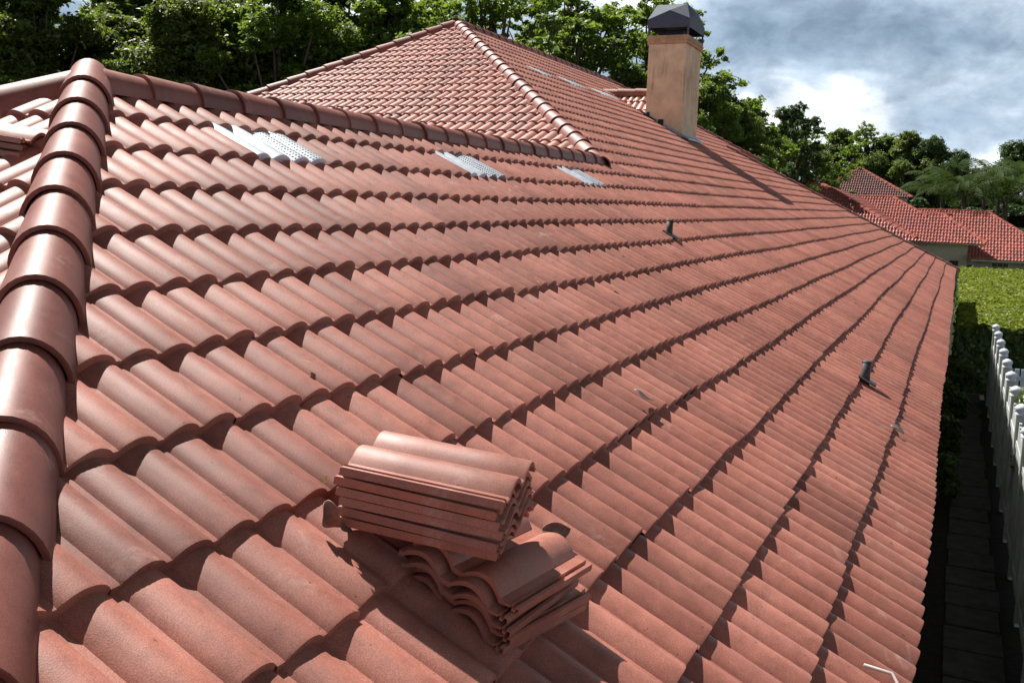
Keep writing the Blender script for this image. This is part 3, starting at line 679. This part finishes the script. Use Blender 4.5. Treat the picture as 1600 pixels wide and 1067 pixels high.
cap_row('ridge_row', fp(5.3, 157.8), fp(8.95, 157.7), (0, 0, 1), s2, M['ncap'], 1.2, False, seg=8)
cap_row('hip_row', fp(8.9, 157.6), fp(14.95, 149.9), (1, -1, 3), s2, M['ncap'], 1.2, False, seg=8)
# projecting wing seen over the edge of the big roof
wt = (-8.68, 150, 2.79); we = (5.82, 138, -4.63)
wv1 = sheet('roof_slope', M['ntile'], [wt, we, (-12, 138, -4.63), (-16, 150, 2.79)], parent=nh_, seg=5, jit=1.2, wav=.01, T=.11, H=.15)
wv2 = sheet('roof_slope', M['ntile'], [wt, (-3.6, 161.5, .95), we], parent=nh_, seg=5, jit=1.2, wav=.01, nolow=False)
cap_row('hip_row', wt, we, (1, -1, 3), wv1, M['ncap'], 1.2, False, seg=8, w=(.4, .5))
y2, z2 = 149.9, -7.35
s3 = sheet('roof_slope', M['ntile'], [fp(12.8, 163.2, y2, z2), fp(15.2, 163.2, y2, z2), fp(26, 149.9, y2, z2), fp(12.8, 149.9, y2, z2)], parent=nh_, **kw)
s3b = sheet('roof_slope', M['ntile'], [fp(5, 163.2, y2, z2), fp(12.8, 163.2, y2, z2), fp(12.8, 157.9, y2, z2), fp(5, 157.9, y2, z2)], parent=nh_, **kw)
cap_row('ridge_row', fp(5, 163.3, y2, z2), fp(15.2, 163.3, y2, z2), (0, 0, 1), s3, M['ncap'], 1.2, False, seg=8)
cap_row('hip_row', fp(15.2, 163.2, y2, z2), fp(26, 149.9, y2, z2), (1, -1, 3), s3, M['ncap'], 1.2, False, seg=8)
b = MB(); b.box(W((-4, 151.2, GZ)), W((12.75, 168, -5.15))); b.build('wall', M['wallpaint'], nh_)
b = MB(); b.box(W((12.76, 152.2, GZ)), W((26, 168, -7.45))); b.build('wall', M['wallpaint'], nh_)
b = MB(); b.box(W((3.0, 149.75, -5.62)), W((14.75, 149.95, -5.12))); b.box(W((3.0, 149.96, -5.62)), W((14.4, 151.19, -5.55))); b.build('gutter', M['fascia'], nh_)
b = MB(); b.box(W((13.3, 149.6, -7.86)), W((26, 149.85, -7.38))); b.build('gutter', M['fascia'], nh_)
wn = empty('window', (0, 0, 0), nh_)
b = MB()
for (xa, xb, za, zb) in ((16.0, 16.15, -9.4, -8.0), (18.35, 18.5, -9.4, -8.0), (16.15, 18.35, -8.12, -8.0), (16.15, 18.35, -9.4, -9.28), (16.85, 16.92, -9.28, -8.12), (17.6, 17.67, -9.28, -8.12), (16.16, 16.84, -8.74, -8.68), (16.93, 17.59, -8.74, -8.68), (17.68, 18.34, -8.74, -8.68)):
    b.box(W((xa, 152.02, za)), W((xb, 152.19, zb)))
b.build('window_frame', M['frame'], wn)
b = MB(); b.box(W((16.1, 152.1, -9.3)), W((18.4, 152.17, -8.1))); b.build('pane', M['glass'], wn)
b = MB(); b.box(W((10.4, 151.02, -8.8)), W((11.6, 151.18, -8.05))); b.build('wall_grille', M['tar'], nh_)
b = MB(); b.box(W((13.0, 151.6, -9.8)), W((13.5, 152.19, -8.6))); b.build('meter_box', M['tar'], nh_, bevel=.02)
nh2 = tag(empty('distant_house'), 'distant dark red pyramid roof behind the glossy roofs', 'house')
A, B, C = (-15.2, 188.4, 2.0), (-7.65, 198.0, 7.3), (2.3, 188.4, 2.0)
s4 = sheet('roof_slope', M['dtile'], [A, B, C], parent=nh2, seg=5, jit=1, wav=.01, T=.13, H=.15)
cap_row('hip_row', B, C, (1, -1, 3), s4, M['ncap'], 1.2, False, seg=8, w=(.4, .5)); cap_row('hip_row', B, A, (-1, -1, 3), s4, M['ncap'], 1.2, False, seg=8, w=(.4, .5))
b = MB(); b.box(W((-14, 189.4, GZ)), W((1.2, 205, 1.7))); b.build('wall', M['wallpaint'], nh2)
b = MB(); b.box(W((-15.1, 188.1, 1.3)), W((2.2, 188.35, 1.95))); b.build('gutter', M['fascia'], nh2)

# ------------------------------------------------------------------ side yard
def structure(o): o['kind'] = 'structure'; return o
b = MB(); b.box((-400, -400, -.5), (400, 900, 0)); structure(b.build('ground', M['soil']))
b = MB(); y = -2.0; rr = random.Random(4)
while y < 64:
    l = rr.uniform(1.75, 2.2); x = 12.05+rr.uniform(-.06, .06)
    b.box(W((x, y, GZ+.01)), W((x+1.55+rr.uniform(-.05, .1), y+l-.12, GZ+.1+rr.uniform(0, .04)))); y += l
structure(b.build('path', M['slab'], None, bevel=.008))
b = MB(); b.box(W((12.1, 64.5, GZ+.012)), W((14.0, 67, GZ+.05))); structure(b.build('gravel_strip', M['brick']))
# fence
fn = tag(empty('fence'), 'tall white panel fence with domed post caps beside the narrow path', 'fence'); XF = 14.2
zt = GZ+1.72/K
py = [62.6-4.4*i for i in range(13)]
for i, y in enumerate(py):
    p = MB(); p.box(W((XF-.17, y-.17, GZ)), W((XF+.17, y+.17, zt+.12))); po = p.build('post', M['fencep'], fn, bevel=.006)
    c = MB(); prf = [(.0, .23), (.07, .24), (.09, .19), (.12, .18), (.17, .23), (.26, .25), (.34, .22), (.41, .13), (.46, .0)]
    c.tube([W((XF, y, zt+.12+a)) for a, _ in prf], [max(r_, .002)*K for _, r_ in prf], 14, False); c.build('post_cap', M['vinyl'], po, True)
for i in range(12):
    y1_, y0_ = py[i]-.18, py[i+1]+.18; b = MB(); n = 12; wv_ = (y1_-y0_)/n
    for k in range(n):
        s_ = (k+.5)/n*2-1; top = zt-.42+.34*s_*s_
        b.box(W((XF-.05, y0_+k*wv_+.02, GZ+.15)), W((XF+.05, y0_+(k+1)*wv_-.02, top)))
    b.box(W((XF-.1, y0_, GZ+.5)), W((XF-.055, y1_, GZ+.75))); b.box(W((XF-.1, y0_, zt-1.1)), W((XF-.055, y1_, zt-.85)))
    b.build('panel', M['fencep'], fn, bevel=.004)
fn2 = tag(empty('cross_fence'), 'low white picket fence crossing the yard beyond the tall fence', 'fence')
b = MB()
for k in range(26): b.box(W((14.6+k*.36, 57.9, GZ)), W((14.6+k*.36+.26, 58.0, GZ+3.3)))
b.build('picket_panel', M['vinyl'], fn2, bevel=.004)
b = MB(); b.box(W((14.5, 57.75, GZ+2.6)), W((24, 57.89, GZ+2.85))); b.box(W((14.5, 57.75, GZ+.7)), W((24, 57.89, GZ+.95))); b.build('rail', M['vinyl'], fn2)
b = MB(); b.box(W((14.5, 40, GZ+.004)), W((40, 57.7, GZ+.06))); structure(b.build('patio', M['slab']))

def leafy_box(name, x0, x1, y0, y1, z0, z1a, z1b, n_top, n_side, matl, side, label, cat, size=.05):
    """hedge: top rises from z1a (near) to z1b (far)"""
    root = tag(empty(name, W((x0, y0, GZ))), label, cat); root.location = (0, 0, 0)
    def zt_(y): return z1a+(z1b-z1a)*(y-y0)/(y1-y0)
    r2 = np.random.default_rng(5)
    t = r2.random(n_top)**1.6; yy = y0+(y1-y0)*t; xx = x0+(x1-x0)*r2.random(n_top)
    bump = .18*np.sin(xx*2.1+1)*np.sin(yy*1.3)+.12*np.sin(xx*5.3+yy*3.1)
    zz = zt_(yy)+bump*.8+r2.normal(0, .07, n_top)
    C = np.stack([xx*K, yy*K, (zz-GZ)*K], 1); nn = r2.normal(size=(n_top, 3))*.55+np.array([0, 0, 1.]); nn /= np.linalg.norm(nn, axis=1, keepdims=True)
    V, Fq = leaf_quads(C, nn, size*(.7+.6*r2.random(n_top))*(1+.35*t))
    pat = .5+.35*np.sin(xx*1.3+yy*.35)*np.sin(yy*.55+2); mesh_np('foliage_top', V, Fq, M[matl], root, False, {'rnd': np.repeat(np.clip(pat*.6+r2.random(n_top)*.5, 0, 1), 4)})
    m_ = n_side; f = r2.random(m_); xx = x0+(x1-x0)*r2.random(m_); zz = z0+(zt_(y0)-z0)*r2.random(m_); yy = y0+r2.normal(0, .1, m_)+.1*np.sin(xx*6)*np.sin(zz*5)
    lf = f < .3; yy[lf] = y0+(y1-y0)*r2.random(lf.sum()); xx[lf] = x0+r2.normal(0, .08, lf.sum())
    C = np.stack([xx*K, yy*K, (zz-GZ)*K], 1); nn = r2.normal(size=(m_, 3))*.6+np.where(lf[:, None], np.array([-1., 0, .3]), np.array([0, -1., .3])); nn /= np.linalg.norm(nn, axis=1, keepdims=True)
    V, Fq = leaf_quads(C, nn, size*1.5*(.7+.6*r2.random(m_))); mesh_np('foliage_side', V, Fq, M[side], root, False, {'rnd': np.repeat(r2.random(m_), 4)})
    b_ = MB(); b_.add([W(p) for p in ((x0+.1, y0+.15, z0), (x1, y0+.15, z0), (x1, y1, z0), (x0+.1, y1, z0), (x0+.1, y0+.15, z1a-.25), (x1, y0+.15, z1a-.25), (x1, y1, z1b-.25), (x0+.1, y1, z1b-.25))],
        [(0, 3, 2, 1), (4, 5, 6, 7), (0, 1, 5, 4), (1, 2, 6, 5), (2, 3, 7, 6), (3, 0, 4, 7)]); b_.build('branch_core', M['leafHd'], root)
    return root
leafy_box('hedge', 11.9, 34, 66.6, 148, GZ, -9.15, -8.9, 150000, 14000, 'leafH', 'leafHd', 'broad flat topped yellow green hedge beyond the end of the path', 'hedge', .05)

def shrub(x, y, z0, r, h, n, matl, label, cat, flowers=0, size=.035, name='shrub'):
    root = tag(empty(name, W((x, y, z0))), label, cat); root.location = W((x, y, z0))
    lobes = [((rng.normal(0, r*.4)*K, rng.normal(0, r*.5)*K, (h*(.3+.6*rng.random()))*K), (r*.55*K, r*.55*K, r*.5*K)) for _ in range(7)]
    V, Fq, rn = crown(lobes, n, size); mesh_np('foliage', V, Fq, M[matl], root, False, {'rnd': rn})
    b_ = MB()
    for c, _ in lobes: b_.tube([(0, 0, -.02), tuple(a*.5 for a in c), c], [.012, .009, .004], 5)
    b_.build('stem', M['bark'], root)
    if flowers:
        sel = rng.integers(0, len(V)//4, flowers); C = V.reshape(-1, 4, 3)[sel].mean(1); 
        for k_, (frac, mt) in enumerate(((.93, 'petal'), (1, 'petaly'))):
            Cc = C[:int(len(C)*.93)] if k_ == 0 else C[int(len(C)*.93):]
            vs = []; fs = []
            for c in Cc:
                c = Vector(c)*1.04; r_ = .03 if k_ == 0 else .042; nrm = (Vector(rdir(1)[0])+Vector((-.6, -.8, .8))).normalized(); a = nrm.orthogonal().normalized(); bb = nrm.cross(a); b0 = len(vs); vs.append(c)
                for q in range(10):
                    rad_ = r_*(1 if q % 2 == 0 else .55); vs.append(c+(a*math.cos(q*.628)+bb*math.sin(q*.628))*rad_+nrm*.006)
                fs += [(b0, b0+1+q, b0+1+(q+1) % 10) for q in range(10)]
            mesh_np('blossom', vs, fs, M[mt], root)
    return root
shrub(14.95, 36.5, -10.7, 1.15, 2.0, 26000, 'leafB', 'flowering shrub with many small white blossoms behind the tall fence', 'flowering shrub', 900, .03, 'flowering_shrub')
shrub(15.7, 31.5, -12.4, 1.0, 2.2, 20000, 'leafB', 'leafy green shrub below the white blossoms behind the fence', 'shrub', 0, .04)
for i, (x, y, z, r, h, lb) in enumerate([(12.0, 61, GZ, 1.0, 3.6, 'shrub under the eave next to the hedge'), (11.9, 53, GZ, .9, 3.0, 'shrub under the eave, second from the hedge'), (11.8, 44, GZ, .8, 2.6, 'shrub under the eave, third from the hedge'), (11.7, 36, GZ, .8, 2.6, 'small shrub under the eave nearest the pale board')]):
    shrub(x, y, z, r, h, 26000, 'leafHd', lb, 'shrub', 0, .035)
b = MB(); b.box((-.015, -.09, 0), (.015, .09, .42), Matrix.Translation(W((10.75, 37, GZ))) @ Matrix.Rotation(.25, 4, 'Y')); tag(b.build('leaning_board', M['cord'], None, bevel=.003), 'pale board leaning under the eave beside the path', 'board')
